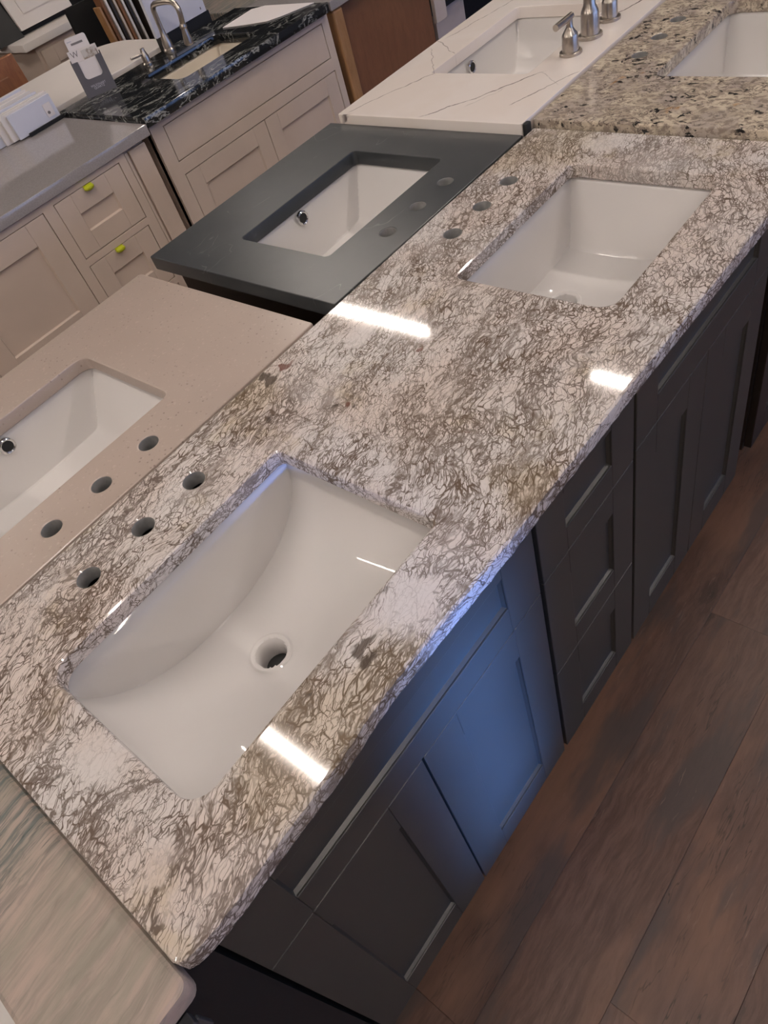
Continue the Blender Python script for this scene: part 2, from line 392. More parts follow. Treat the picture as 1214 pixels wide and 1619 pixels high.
def rrect(x0, x1, y0, y1, r, n=8):
    """rounded rectangle, counter clockwise; r is one radius or four (x1y1, x0y1, x0y0, x1y0)"""
    rr = r if isinstance(r, (tuple, list)) else (r,) * 4
    pts = []
    for (cx, cy, a0, q) in ((x1, y1, 0, rr[0]), (x0, y1, 90, rr[1]), (x0, y0, 180, rr[2]), (x1, y0, 270, rr[3])):
        sx = -1 if cx == x1 else 1; sy = -1 if cy == y1 else 1
        for k in range(n + 1):
            a = math.radians(a0 + 90 * k / n); pts.append((cx + sx * q + q * math.cos(a), cy + sy * q + q * math.sin(a)))
    return pts
def circle(cx, cy, r, n=28): return [(cx + r * math.cos(2 * math.pi * k / n), cy + r * math.sin(2 * math.pi * k / n)) for k in range(n)]

def slab(outer, holes, z0, z1, ease=.003, rough_front=0.0):
    """stone slab: outer loop counter clockwise, holes any direction, eased edges"""
    mb = MB(); loops = [list(outer)] + [list(h) for h in holes]
    rows = [(ease, z1), (ease * .3, z1 - ease * .3), (0, z1 - ease), (0, z0 + ease), (ease, z0)]
    def area(l): return sum(l[i][0] * l[(i + 1) % len(l)][1] - l[(i + 1) % len(l)][0] * l[i][1] for i in range(len(l)))
    for i, l in enumerate(loops):
        if (area(l) > 0) != (i == 0): l.reverse()
    def inset(l, d):
        out = []
        n = len(l)
        for i in range(n):
            a = Vector(l[i - 1]); b = Vector(l[i]); c = Vector(l[(i + 1) % n])
            e1 = (b - a); e2 = (c - b)
            if e1.length < 1e-7 or e2.length < 1e-7: out.append(tuple(b)); continue
            e1.normalize(); e2.normalize()
            n1 = Vector((-e1.y, e1.x)); n2 = Vector((-e2.y, e2.x)); nn = (n1 + n2)
            if nn.length < 1e-6: nn = n1
            nn.normalize(); k = max(.35, nn.dot(n1)); out.append(tuple(b + nn * (d / k)))
        return out
    tops = [inset(l, ease) for l in loops]
    flat = [p for l in tops for p in l]
    tri = tessellate_polygon([[Vector((x, y, 0)) for x, y in l] for l in tops])
    mb.add([(x, y, z1) for x, y in flat], [tuple(t) for t in tri]); mb.add([(x, y, z0) for x, y in flat], [tuple(reversed(t)) for t in tri])
    for l in loops:
        vs = []; fs = []; n = len(l)
        for d, z in rows: vs += [(x, y, z) for x, y in inset(l, d)]
        for i in range(len(rows) - 1):
            for k in range(n): fs.append((i * n + k, i * n + (k + 1) % n, (i + 1) * n + (k + 1) % n, (i + 1) * n + k))
        n0 = len(mb.f); mb.add(vs, fs, True)
        if n == 28: mb.raw += [n0 + n + j for j in range(len(fs) - n)]      # drilled faucet holes show dull cut stone
    return mb

def smin(a, b, k):
    h = max(k - abs(a - b), 0.0) / k
    return min(a, b) - h * h * k * .25

def sink(name, x0, x1, y0, y1, ztop, label, floor, kx, ky0, ky1, drain, mat='porcelain', overflow=None, rs=.02, style='box', drain_mat='porcelain', n=84):
    """undermount basin as a height field; the opening is the stone cut-out plus a small lip"""
    lip = .006
    X0, X1, Y0, Y1 = x0 - lip, x1 + lip, y0 - lip, y1 + lip; xc = (X0 + X1) / 2; hx = (X1 - X0) / 2; yc = (Y0 + Y1) / 2; hy = (Y1 - Y0) / 2
    def depth(x, y):
        d = hx - abs(x - xc)
        a = smin(ky0 * (y - Y0), ky1 * (Y1 - y), .02)
        if style == 'swoop':
            t = max(0.0, 1 - ((x - xc) / hx) ** 2) ** .5
            f = min(.005 + floor * t, 40 * d + .0)
            # the floor tilts a little up towards the front rim
            f -= .10 * max(0.0, drain[1] - y) ** 1.0 * t
        else:
            f = smin(kx * d, floor - .05 * max(abs(x - drain[0]) - .03, 0) - .06 * max(abs(y - drain[1]) - .03, 0), rs * 1.6)
        z = smin(a, f, rs)
        r = math.hypot(x - drain[0], y - drain[1])
        if r < .06:
            k = max(0.0, min(1.0, (.06 - r) / .026)); k = k * k * (3 - 2 * k); z = z * (1 - k) + dd[0] * k
        return max(z, 0.0)
    dd = [0.0]
    dd[0] = depth(drain[0] + .0601, drain[1]) + .004
    def ease(u): return .55 * u + .45 * (1.5 * u - .5 * u ** 3)
    us = [ease(-1 + 2 * i / n) for i in range(n + 1)]
    vs = []; fs = []
    for i in range(n + 1):
        for j in range(n + 1):
            x = xc + hx * us[i]; y = yc + hy * us[j]; vs.append((x, y, ztop - depth(x, y)))
    for i in range(n):
        for j in range(n):
            cx = xc + hx * (us[i] + us[i + 1]) / 2; cy = yc + hy * (us[j] + us[j + 1]) / 2
            if math.hypot(cx - drain[0], cy - drain[1]) < .0265: continue
            fs.append((i * (n + 1) + j, (i + 1) * (n + 1) + j, (i + 1) * (n + 1) + j + 1, i * (n + 1) + j + 1))
    zb = ztop - dd[0]
    root = thing(name, (xc, yc, zb - .07), label, 'sink')
    mb = MB().add(vs, fs, True)
    # mounting flange
    o = slab(rrect(X0 - .022, X1 + .022, Y0 - .022, Y1 + .022, .03), [rrect(X0, X1, Y0, Y1, .004, 2)], ztop - .012, ztop - .0005, .001)
    b = mb.build('basin', M[mat], root)
    sd = b.modifiers.new('wall', 'SOLIDIFY'); sd.thickness = .007; sd.offset = 1 if b.data.polygons[0].normal.z < 0 else -1
    o.build('flange', M[mat], root)
    dr = MB().lathe((drain[0], drain[1], zb), [(.0345, .0006), (.031, .0016), (.0255, -.001), (.0225, -.006), (.0215, -.02), (.0215, -.045)], 32, cap=False)
    d = dr.build('drain', M[drain_mat], root)
    MB().lathe((drain[0], drain[1], zb), [(.0212, -.040), (.0212, -.068)], 24).build('drain_pipe', M['hole'], d)
    if overflow:
        ox, oy, oz, ny = overflow
        ov = MB(); ring = []
        ov.lathe((ox, oy, oz), [(.0165, -.004), (.0165, .002), (.014, .0035), (.0115, .002), (.0115, -.004)], 24, (0, ny, .0), cap=False)
        r = ov.build('overflow_ring', M['chrome'], root)
        MB().lathe((ox, oy, oz), [(.0115, -.004), (.0115, .0004)], 20, (0, ny, 0)).build('overflow_hole', M['hole'], r)
    return root

def shaker(parent, x0, x1, z0, z1, y, face, fw, mat, name='door', th=.019, rec=.009, fwz=None, lip=True):
    """five piece front: frame with a recessed panel; y is the outer plane and face its outward sign"""
    fz = fwz or fw; yb = y - face * th
    fr = MB().box(x0, x0 + fw, y, yb, z0, z1).box(x1 - fw, x1, y, yb, z0, z1).box(x0 + fw, x1 - fw, y, yb, z0, z0 + fz).box(x0 + fw, x1 - fw, y, yb, z1 - fz, z1)
    d = fr.build(name, mat, parent, bevel=.0015)
    A = (x0 + fw - .0005, x1 - fw + .0005, z0 + fz - .0005, z1 - fz + .0005); sl = .0035; B = (A[0] + sl, A[1] - sl, A[2] + sl, A[3] - sl)
    ring = lambda q, yy: [(q[0], yy, q[2]), (q[1], yy, q[2]), (q[1], yy, q[3]), (q[0], yy, q[3])]
    vs = ring(A, yb) + ring(A, y - face * .0025) + ring(B, y - face * rec)
    fs = [(0, 1, 2, 3), (8, 9, 10, 11)] + [(i, (i + 1) % 4, 4 + (i + 1) % 4, 4 + i) for i in range(4)] + [(4 + i, 4 + (i + 1) % 4, 8 + (i + 1) % 4, 8 + i) for i in range(4)]
    MB().add(vs, fs).build('panel', mat, d)
    return d

def carcass(parent, x0, x1, yf, yb, z0, z1, mat, inner=None):
    """open box: sides, bottom, back and top rails; yf is the front plane"""
    t = .018; s = 1 if yb > yf else -1
    mb = MB().box(x0, x0 + t, yf, yb, z0, z1).box(x1 - t, x1, yf, yb, z0, z1).box(x0 + t, x1 - t, yf, yb, z0, z0 + t)
    mb.box(x0 + t, x1 - t, yb - s * t, yb, z0 + t, z1).box(x0 + t, x1 - t, yf, yf + s * .02, z1 - .09, z1).box(x0 + t, x1 - t, yf, yf + s * .02, z0 + t, z0 + .06)
    b = mb.build('body', mat, parent)
    k = MB().box(x0 + .002, x1 - .002, yf + s * .06, yb - s * .002, -T, z0).build('toe_kick', M['black_p'], parent)
    return b

# ------------------------------------------------------------------ the room
fl = struct(MB().box(-4.5, 7.5, -4.6, 6.2, -T - .06, -T - .003).build('floor', M['floor']))
PW, PL = .18, 1.80
pm = None
for r in range(-4, 8):
    y1 = -.07 - PW * (r - 1); y0 = y1 - PW
    off = {1: 1.155, 0: 1.9, 2: .30, 3: 2.05}.get(r, random.random() * PL)
    x = off - PL * 3
    while x < 4.3:
        if -1.3 < x + PL and x > -2.4:
            if pm is None:
                mb = MB().box(0, PL - .0004, 0, PW - .0004, -T - .003, -T); p_ = mb.build('plank', M['floor'], fl); pm = p_.data
                for vv in pm.vertices: vv.co += Vector((fl.location.x, fl.location.y, fl.location.z))
                for vv in pm.vertices: vv.co.z -= 0.0
                bv = p_.modifiers.new('bevel', 'BEVEL'); bv.width = .0006; bv.segments = 1
                p_.location = Vector((x, y0, 0)) - Vector(fl.location)
            else:
                q_ = p_.copy(); COL.objects.link(q_); q_.location = Vector((x, y0, 0)) - Vector(fl.location)
        x += PL
CZ = 1.87
struct(MB().box(-4.5, 7.5, -4.6, 6.2, CZ, CZ + .1).build('ceiling', M['ceil']))
struct(MB().box(-4.5, 7.5, 6.1, 6.2, -T, CZ).build('wall_back', M['wall']))
struct(MB().box(-4.6, -4.5, -4.6, 6.2, -T, CZ).build('wall_left', M['wall']))
struct(MB().box(7.5, 7.6, -4.6, 6.2, -T, CZ).build('wall_right', M['wall']))
wf = struct(MB().box(-4.5, 7.5, -4.7, -4.6, -T, CZ).build('wall_front', M['wall']))
for i, x in enumerate((0.6, 3.0, 5.2)):
    fr = struct(slab([(x, .0), (x + 1.7, .0), (x + 1.7, 1.9), (x, 1.9)], [[(x + .07, .07), (x + 1.63, .07), (x + 1.63, 1.83), (x + .07, 1.83)]], 0, .05, .002).build('window_%d' % (i + 1), M['black_p']))
    fr.rotation_euler = (math.pi / 2, 0, 0); fr.location = (x + .85, -4.595, -.55 + .95 + T)
    me = fr.data
    zz = [v.co.z for v in me.vertices]
    for v in me.vertices: v.co.z -= (min(zz) + max(zz)) / 2
    g = MB().box(-.78, .78, -.88, .88, -T - .012, -T - .004); po = g.build('pane', M['pane'], None, origin=(0, 0, -T)); po.parent = fr; po.location = (0, 0, 0)

def ceiling_light(x, y0, y1, label):
    t = thing('ceiling_light', (x, (y0 + y1) / 2, CZ - .075), label, 'light', 'linear ceiling lights')
    MB().box(x - .05, x + .05, y0 - .03, y1 + .03, CZ - .045, CZ).build('housing', M['offwhite'], t, bevel=.006)
    MB().tube([(x, y0, CZ - .06), (x, y1, CZ - .06)], .013, 14).build('tube', M['tube'], t)
names = ['over the aisle by the near granite corner', 'over the middle of the main granite top', 'over the far shop row']
for rx, ys in ((-1.95, (-1.5, .75, 3.0)), (.39, (-1.5, .76, 4.6)), (2.75, (-1.75, .52, 2.82))):
    for yy in ys:
        ceiling_light(rx, yy - .61, yy + .61, 'long ceiling tube light at %s of the shop, %s' % ({-1.95: 'the near end', .39: 'the second row', 2.75: 'the third row', 6.3: 'the far end'}[rx],
                      'window side' if yy < 0 else 'centre' if yy < 2 else 'back side'))

# ------------------------------------------------------------------ main granite top
fr_pts = [(0, .002), (.05, -.004), (.15, -.001), (.22, -.001), (.31, .006), (.42, .003), (.55, -.001), (.87, -.003), (1.16, -.011), (1.32, -.014), (1.562, -.014)]
def lerp(P, x):
    for (a, b), (c, d) in zip(P, P[1:]):
        if x <= c: return b + (d - b) * (x - a) / (c - a)
    return P[-1][1]
outer = []
N = 170
for i in range(N + 1):
    x = .012 + (1.55 - .012) * i / N
    outer.append((x, lerp(fr_pts, x) + .0014 * mnoise.noise(Vector((x * 60, 0, 0))) + .0012 * mnoise.noise(Vector((x * 170, 3, 0)))))
outer += [(1.558, -.010), (1.562, -.004), (1.562, .572), (1.2, .576), (.7, .574), (.2, .576), (.0, .576), (0, .014), (.003, .006)]
near_cut = rrect(.104, .542, .1015, .404, (.012, .030, .034, .012))
far_cut = rrect(1.016, 1.424, .1045, .402, (.014, .014, .03, .03))
holes = [circle(x, y, .0172) for x, y in ((.4347, .4885), (.332, .4905), (.2285, .4915), (1.342, .4975), (1.243, .4975), (1.141, .497))]
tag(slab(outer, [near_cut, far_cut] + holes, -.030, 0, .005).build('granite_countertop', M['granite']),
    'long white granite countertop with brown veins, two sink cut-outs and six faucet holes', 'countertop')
sink('undermount_sink', .104, .542, .1015, .404, -.030, 'large white swooping sink with a bare drain hole, nearest in the veined granite',
     .142, 0, 3.0, 16.0, (.321, .292), rs=.005, style='swoop')
sink('undermount_sink', 1.016, 1.424, .1045, .402, -.030, 'white box-shaped sink with bright light reflections in the far end of the veined granite',
     .138, 2.8, 3.0, 9.0, (1.222, .315), rs=.012)

# cabinets under the main top
YF = .03
def base_main(x0, x1, label, doors, drawers, group='slate grey base cabinets'):
    t = thing('base_cabinet', ((x0 + x1) / 2, .3, -T), label, 'cabinet', group)
    carcass(t, x0, x1, YF + .021, .555, -.832, -.031, M['slate_in'])
    for d in drawers: shaker(t, *d[:4], YF, -1, d[4], M['slate'], 'drawer_front', fwz=d[5])
    for d in doors: shaker(t, *d[:4], YF, -1, .077, M['slate'], 'door')
    return t
base_main(.0235, .6445, 'slate grey two-door cabinet under the near sink, catching blue daylight', [(.0245, .3310, -.847, -.2470), (.3345, .6415, -.847, -.2470)], [(.0245, .6415, -.2445, -.046, .079, .062)])
base_main(.6485, .9465, 'slate grey three-drawer cabinet between the two sink cabinets', [], [(.6525, .9440, -.2355, -.046, .074, .056), (.6525, .9440, -.5290, -.2380, .074, .062), (.6525, .9440, -.847, -.5315, .074, .068)])
base_main(.9505, 1.5235, 'slate grey two-door cabinet under the far sink beside the black gap', [(.9535, 1.2370, -.847, -.2255), (1.2390, 1.5215, -.847, -.2255)], [(.9535, 1.5215, -.2230, -.046, .076, .062)])

# ------------------------------------------------------------------ cream granite top beyond, and its base
go = rrect(1.5655, 2.62, -.012, .577, .006, 3)
tag(slab(go, [rrect(1.787, 2.20, .10, .402, .02)] + [circle(x, .488, .0172) for x in (1.893, 1.993, 2.093)], -.016, .015, .004).build('granite_countertop', M['cream']),
    'cream granite countertop with black flecks at the far right', 'countertop')
sink('undermount_sink', 1.787, 2.20, .10, .402, -.016, 'white sink in the cream granite with black flecks', .138, 2.6, 3.0, 9.0, (1.993, .30), rs=.02)
t = thing('base_cabinet', (2.1, .3, -T), 'dark cabinet under the cream granite beyond the black gap', 'cabinet')
carcass(t, 1.60, 2.60, .046, .555, -.832, -.017, M['espresso'])
for a in (1.605, 2.105): shaker(t, a, a + .49, -.82, -.06, .026, -1, .07, M['espresso'])

# ------------------------------------------------------------------ quartzite top in the near left corner
qo = rrect(-.95, -.0025, -.010, .577, .012, 4)
tag(slab(qo, [rrect(-.56, -.132, .10, .402, .012)], -.043, -.012, .006).build('quartzite_countertop', M['quartzite']),
    'pinkish grey quartzite countertop with teal streaks in the bottom left corner', 'countertop')
sink('undermount_sink', -.56, -.132, .10, .402, -.043, 'white sink in the pinkish grey quartzite at the bottom left edge', .138, 2.6, 3.0, 9.0, (-.346, .29), rs=.02)
t = thing('base_cabinet', (-.5, .3, -T), 'black open-sided base under the quartzite countertop', 'cabinet')
carcass(t, -.93, -.078, .046, .555, -.832, -.044, M['black_p'])
MB().box(-.0775, .016, .036, .555, -T, -.055).build('gap_shade_block', M['black_p'], t)  # black block added so the shaded gap stays dark and hides the floor
MB().box(-.077, -.045, .020, .0355, -.150, -.135).build('support_rail', M['steel'], t, bevel=.002)
MB().box(-.93, -.045, .030, .0455, -.20, -.16).build('front_rail', M['steel'], t, bevel=.002)

# ------------------------------------------------------------------ row behind: beige, charcoal, white
bo = rrect(-.55, .818, .580, 1.135, .008, 3)
tag(slab(bo, [rrect(.145, .560, .709, 1.000, (.025, .03, .03, .014))] + [circle(x, .638, .0172) for x in (.4565, .3545, .2535)], -.030, -.002, .003).build('quartz_countertop', M['beige']),
    'beige quartz countertop with fine pits and three faucet holes', 'countertop')
sink('undermount_sink', .145, .560, .709, 1.000, -.030, 'white sink with a dark overflow hole in the beige quartz', .118, 1.5, 3.0, 4.5, (.352, .84), overflow=(.338, .9965, -.050, -1), rs=.012)
t = thing('base_cabinet', (.1, .85, -T), 'taupe cabinet under the beige quartz countertop', 'cabinet')
carcass(t, -.53, .80, 1.10, .60, -.832, -.031, M['taupe'])
for a in (-.525, -.08, .365): shaker(t, a, a + .43, -.82, -.05, 1.12, 1, .065, M['taupe'])

so = rrect(.8745, 1.527, .5775, 1.170, .004, 3)
tag(slab(so, [rrect(1.000, 1.400, .708, .980, .012)] + [circle(x, .638, .0172) for x in (1.3135, 1.2135, 1.1115)], -.034, -.001, .002).build('soapstone_countertop', M['soap']),
    'charcoal soapstone vanity top with a sink cut-out and three faucet holes', 'countertop')
sink('undermount_sink', 1.000, 1.400, .708, .980, -.034, 'white sink with a chrome overflow ring in the charcoal top', .125, 1.7, 3.0, 5.0, (1.2, .83), overflow=(1.180, .974, -.052, -1), rs=.012)
t = thing('base_cabinet', (1.2, .87, -T), 'espresso cabinet under the charcoal vanity top', 'cabinet')
carcass(t, .905, 1.50, 1.115, .60, -.832, -.052, M['espresso'])
MB().box(.897, .915, .595, 1.122, -.051, -.035).box(1.49, 1.508, .595, 1.122, -.051, -.035).box(.915, 1.49, 1.104, 1.122, -.051, -.035).box(.915, 1.49, .595, .613, -.051, -.035).build('top_strip', M['brown'], t)
for a in (.908, 1.205): shaker(t, a, a + .292, -.82, -.06, 1.135, 1, .06, M['espresso'])

wo = rrect(1.530, 2.55, .5815, 1.140, .006, 3)
tag(slab(wo, [rrect(1.776, 2.205, .716, 1.012, (.012, .012, .012, .012))], -.010, .020, .002).build('quartz_countertop', M['white']),
    'white quartz countertop with thin grey veins holding the nickel faucet', 'countertop')
sink('undermount_sink', 1.776, 2.205, .716, 1.012, -.010, 'white sink with a dark overflow hole in the white veined quartz', .125, 1.7, 3.0, 5.0, (1.99, .85), overflow=(1.945, 1.0035, -.034, -1), rs=.016)
t = thing('base_cabinet', (2.0, .87, -T), 'white cabinet under the white veined quartz countertop', 'cabinet')
carcass(t, 1.55, 2.53, 1.10, .60, -.832, -.011, M['offwhite'])
for a in (1.555, 2.045): shaker(t, a, a + .48, -.82, -.04, 1.12, 1, .065, M['offwhite'])
tag(slab(rrect(1.5315, 1.5505, .5685, .5810, .004, 3), [], -.008, .0195, .002).build('edge_sample', M['black_p']), 'small black sample block at the corner of the white quartz', 'sample')

def handle(root, c, dirx, mat):
    x, y, z = c
    h = MB().lathe((x, y, z), [(.0270, 0), (.0270, .0065), (.0250, .0075), (.0200, .0078), (.0192, .040), (.0180, .044), (.0095, .056), (.0080, .060), (.0080, .076)], 28).build('handle', mat, root)
    MB().tube([(x - dirx * .012, y, z + .078), (x + dirx * .062, y, z + .078)], .0076, 14).build('lever', mat, h)
ft = thing('faucet', (1.985, .662, .020), 'brushed nickel widespread faucet with lever handles on the white quartz', 'faucet')
handle(ft, (1.8868, .6615, .020), -1, M['nickel']); handle(ft, (2.0885, .6640, .020), 1, M['nickel'])
MB().lathe((1.985, .662, .020), [(.0295, 0), (.0295, .007), (.0275, .008), (.0230, .0083), (.0220, .052), (.0205, .058), (.0150, .070), (.0135, .090)], 28).build('spout_base', M['nickel'], ft)
pth = [(1.985, .662, .105), (1.985, .662, .21)] + [(1.985, .662 + .065 - .065 * math.cos(a), .21 + .065 * math.sin(a)) for a in [math.radians(k) for k in range(15, 181, 15)]] + [(1.985, .792, .18)]
MB().tube(pth, .0122, 18).build('spout', M['nickel'], ft)

# ------------------------------------------------------------------ across the aisle: grey quartz and taupe drawers
YG = 1.945
tag(slab(rrect(.20, 1.444, 1.919, 2.495, .004, 3), [], -.034, 0, .002).build('quartz_countertop', M['grey']), 'polished grey quartz countertop over the taupe drawers', 'countertop')
t = thing('base_cabinet', (.9, 2.2, -T), 'taupe drawer cabinet with two lime tabs under the grey quartz', 'cabinet')
YB = YG
MB().box(.30, 1.418, YB + .002, 2.47, -.835, -.035).build('body', M['taupe'], t)
MB().box(.30, 1.418, 2.00, 2.46, -T, -.835).build('toe_kick', M['black_p'], t)
def face_frame(par, x0, x1, z0, z1, openings, y0, y1, mat):
    mb = slab([(x0, z0), (x1, z0), (x1, z1), (x0, z1)], [[(a, c), (b, c), (b, d), (a, d)] for a, b, c, d in openings], y0, y1, .0006)
    mb.v = [(v[0], v[2] - T, v[1] + T) for v in mb.v]
    return mb.build('face_frame', mat, par)
FRONTS = []
def inset_front(x0, x1, z0, z1, fw, nm, mat=M['taupe'], par=t, yp=YB):
    FRONTS.append((x0 - .0022, x1 + .0022, z0 - .0022, z1 + .0022)); d = shaker(par, x0, x1, z0, z1, yp - .0135, -1, fw, mat, nm, th=.0150, rec=.008); return d
inset_front(1.0395, 1.2985, -.236, -.056, .062, 'drawer_front'); inset_front(1.0365, 1.2905, -.460, -.263, .062, 'drawer_front'); inset_front(1.0365, 1.2905, -.80, -.487, .062, 'drawer_front')
inset_front(.60, .9955, -.426, -.058, .068, 'door'); inset_front(.60, .9955, -.80, -.45, .068, 'door'); inset_front(.32, .585, -.80, -.058, .06, 'door')
face_frame(t, .30, 1.330, -.835, -.036, FRONTS, YB - .0145, YB + .001, M['taupe']); FRONTS.clear()
MB().box(1.334, 1.346, YB - .008, YB + .001, -.83, -.045).build('pilaster_bead', M['taupe'], t, bevel=.002)
MB().box(1.352, 1.419, YB - .010, YB + .001, -.83, -.045).build('end_stile', M['taupe'], t, bevel=.002)
for i, (x, z, lb) in enumerate(((1.1665, -.062, 'lime yellow plastic pull tab on the top taupe drawer'), (1.157, -.268, 'lime yellow plastic pull tab on the second taupe drawer'))):
    mb = MB(); n = 14
    prof = [(.001, 0), (.012, .001), (.0155, .004), (.0150, .010), (.0115, .016), (.005, .0195), (.001, .020)]
    mb.lathe((x, YB - .0150, z), prof, 20, (0, -1, -.35)); mb.v = [(x + (v[0] - x) * 1.15, v[1], (z + T) + (v[2] - z - T) * .62) for v in mb.v]; mb.box(x - .015, x + .015, YB - .017, YB - .0142, z + .002, z + .007)
    tag(mb.build('pull_tab', M['lime']), lb, 'tab', 'lime pull tabs')

# black granite vanity and pale taupe cabinet
bk = rrect(1.4475, 2.36, 1.921, 2.455, .003, 3)
tag(slab(bk, [rrect(1.722, 2.10, 2.045, 2.292, .03)] + [], -.016, .016, .002).build('granite_countertop', M['black']), 'polished black granite countertop with white streaks across the aisle', 'countertop')
sink('undermount_sink', 1.722, 2.10, 2.045, 2.292, -.016, 'cream sink in the polished black granite', .12, 2.0, 3.0, 5.0, (1.91, 2.17), mat='china_cream', rs=.014)
t2 = thing('base_cabinet', (1.92, 2.2, -T), 'pale taupe sink cabinet under the black granite', 'cabinet')
YW = 1.965
MB().box(1.4645, 2.3675, YW, YW + .018, -.835, -.017).box(1.4645, 1.4825, YW, 2.44, -.835, -.017).box(2.3495, 2.3675, YW, 2.44, -.835, -.017).box(1.4645, 2.3675, 2.43, 2.448, -.835, -.017).box(1.4645, 2.3675, YW, 2.44, -.835, -.817).build('body', M['taupe_b'], t2)
MB().box(1.47, 2.36, 2.03, 2.43, -T, -.835).build('toe_kick', M['black_p'], t2)
MB().box(1.5195, 2.3285, YW - .0125, YW - .0005, -.159, -.045).build('drawer_front', M['taupe_b'], t2, bevel=.001)
inset_front(1.5215, 1.9245, -.80, -.208, .064, 'door', M['taupe_b'], t2, YW + .002); inset_front(1.9275, 2.3335, -.80, -.208, .064, 'door', M['taupe_b'], t2, YW + .002)
face_frame(t2, 1.4645, 2.3675, -.835, -.017, [(1.5165, 2.3315, -.162, -.042), (1.5185, 2.3365, -.803, -.205)], YW - .0130, YW - .0002, M['taupe_b'])

f2 = thing('faucet', (1.955, 2.41, .016), 'nickel arched faucet with bell spout on the black granite', 'faucet')
MB().lathe((1.955, 2.405, .016), [(.023, 0), (.023, .006), (.019, .012), (.0185, .03), (.0155, .038), (.0155, .046), (.011, .055), (.0105, .07)], 24).build('spout_base', M['nickel'], f2)
pt = [(1.955, yy, zz) for yy, zz in ((2.405, .065), (2.405, .110), (2.405, .145), (2.402, .156), (2.394, .165), (2.380, .1705), (2.345, .1735), (2.30, .1745), (2.276, .172), (2.260, .164), (2.252, .150), (2.2525, .132), (2.258, .112), (2.262, .100))]
sp = MB().tube(pt, .0098, 16).build('spout', M['nickel'], f2)
MB().lathe((1.955, 2.262, .102), [(.0105, .002), (.0135, -.004), (.0135, -.010), (.0105, -.014), (.0125, -.026), (.0165, -.050), (.0175, -.062), (.015, -.066)], 24, (0, -.10, 1)).build('spray_head', M['nickel'], sp)
h2 = MB().lathe((1.835, 2.395, .016), [(.019, 0), (.019, .005), (.015, .010), (.0145, .028), (.0115, .036), (.008, .05), (.0075, .054)], 24).build('handle', M['nickel'], f2)
MB().tube([(1.842, 2.395, .052), (1.775, 2.395, .058)], .0045, 12).build('lever', M['nickel'], h2)

# sheet lying on the black granite
sh = [(2.155, 2.335), (2.165, 2.21), (2.215, 2.075), (2.345, 1.99), (2.42, 2.03), (2.40, 2.41), (2.19, 2.375)]
tag(slab([(2.150, 2.300), (2.165, 2.20), (2.195, 2.09), (2.235, 2.055), (2.352, 1.985), (2.355, 2.26), (2.325, 2.312)], [], .0165, .0195, .0008).build('paper_sheet', M['paper']), 'white paper sheet lying on the black granite beyond its sink', 'paper')

# ------------------------------------------------------------------ brochure holder
bl = Vector((1.5489, 2.4032, 0)); br = Vector((1.6468, 2.3487, 0)); ux = (br - bl); wd = ux.length; ux.normalize(); nb = Vector((-ux.y, ux.x, 0)); up = Vector((0, 0, 1))
if nb.y < 0: nb = -nb
lean = (up + nb * .10).normalized()
o0 = Vector((bl.x, bl.y, .0165))
hd = thing('brochure_holder', (bl.x + .05, bl.y, .0165), 'slate grey card brochure holder on the corner of the black granite', 'holder')
HH = .112; DP = .034
def loc(a, b, c): return o0 + ux * a + lean * b + nb * c
# front wall with a U-shaped cut
U = [(0, 0), (wd, 0), (wd, HH), (wd * .80, HH)]
cx0, cx1, r = wd * .22, wd * .80, .012; zc = HH * .47
for k in range(0, 7): a = math.radians(-15 * k); U.append((cx1 - r + r * math.cos(a), zc + r + r * math.sin(a)))
for k in range(0, 7): a = math.radians(-90 - 15 * k); U.append((cx0 + r + r * math.cos(a), zc + r + r * math.sin(a)))
U += [(cx0, HH), (0, HH)]
def plate(pts, c0, c1):
    mb = MB(); n = len(pts); tri = tessellate_polygon([[Vector((a, b, 0)) for a, b in pts]])
    A = [loc(a, b, c0) for a, b in pts]; B = [loc(a, b, c1) for a, b in pts]
    mb.add(A + B, [tuple(x) for x in tri] + [tuple(i + n for i in reversed(x)) for x in tri] + [(i, (i + 1) % n, n + (i + 1) % n, n + i) for i in range(n)])
    return mb
plate(U, 0, .0022).build('front', M['slateplastic'], hd)
plate([(0, 0), (wd, 0), (wd, HH + .003), (0, HH + .003)], DP, DP + .0022).build('back', M['slateplastic'], hd)
for a in (0, wd - .0022): MB().obox(loc(a, 0, .0022), ux * .0022, lean * HH, nb * (DP - .0022)).build('side', M['black_p'], hd)
MB().obox(loc(.0022, 0, .0022), ux * (wd - .0044), lean * .002, nb * (DP - .0022)).build('bottom', M['black_p'], hd)
def text_mesh(body, size, parent, base, mat, name='lettering', depth=.0004):
    cu = bpy.data.curves.new(name, 'FONT'); cu.body = body; cu.size = size; cu.align_x = 'CENTER'; cu.align_y = 'CENTER'; cu.extrude = depth; cu.space_line = .8
    tmp = bpy.data.objects.new(name + '_src', cu); COL.objects.link(tmp)
    bpy.context.view_layer.update()
    me = bpy.data.meshes.new_from_object(tmp.evaluated_get(bpy.context.evaluated_depsgraph_get())); bpy.data.objects.remove(tmp); bpy.data.curves.remove(cu)
    mb = MB(); mb.add([base + ux * v.co.x + lean * v.co.y - nb * v.co.z for v in me.vertices], [tuple(p.vertices) for p in me.polygons])
    bpy.data.meshes.remove(me); return mb.build(name, mat, parent)
text_mesh('WILSONART\nQUARTZ', .0098, hd, loc(wd * .50, HH * .235, -.0003), M['inkw'])
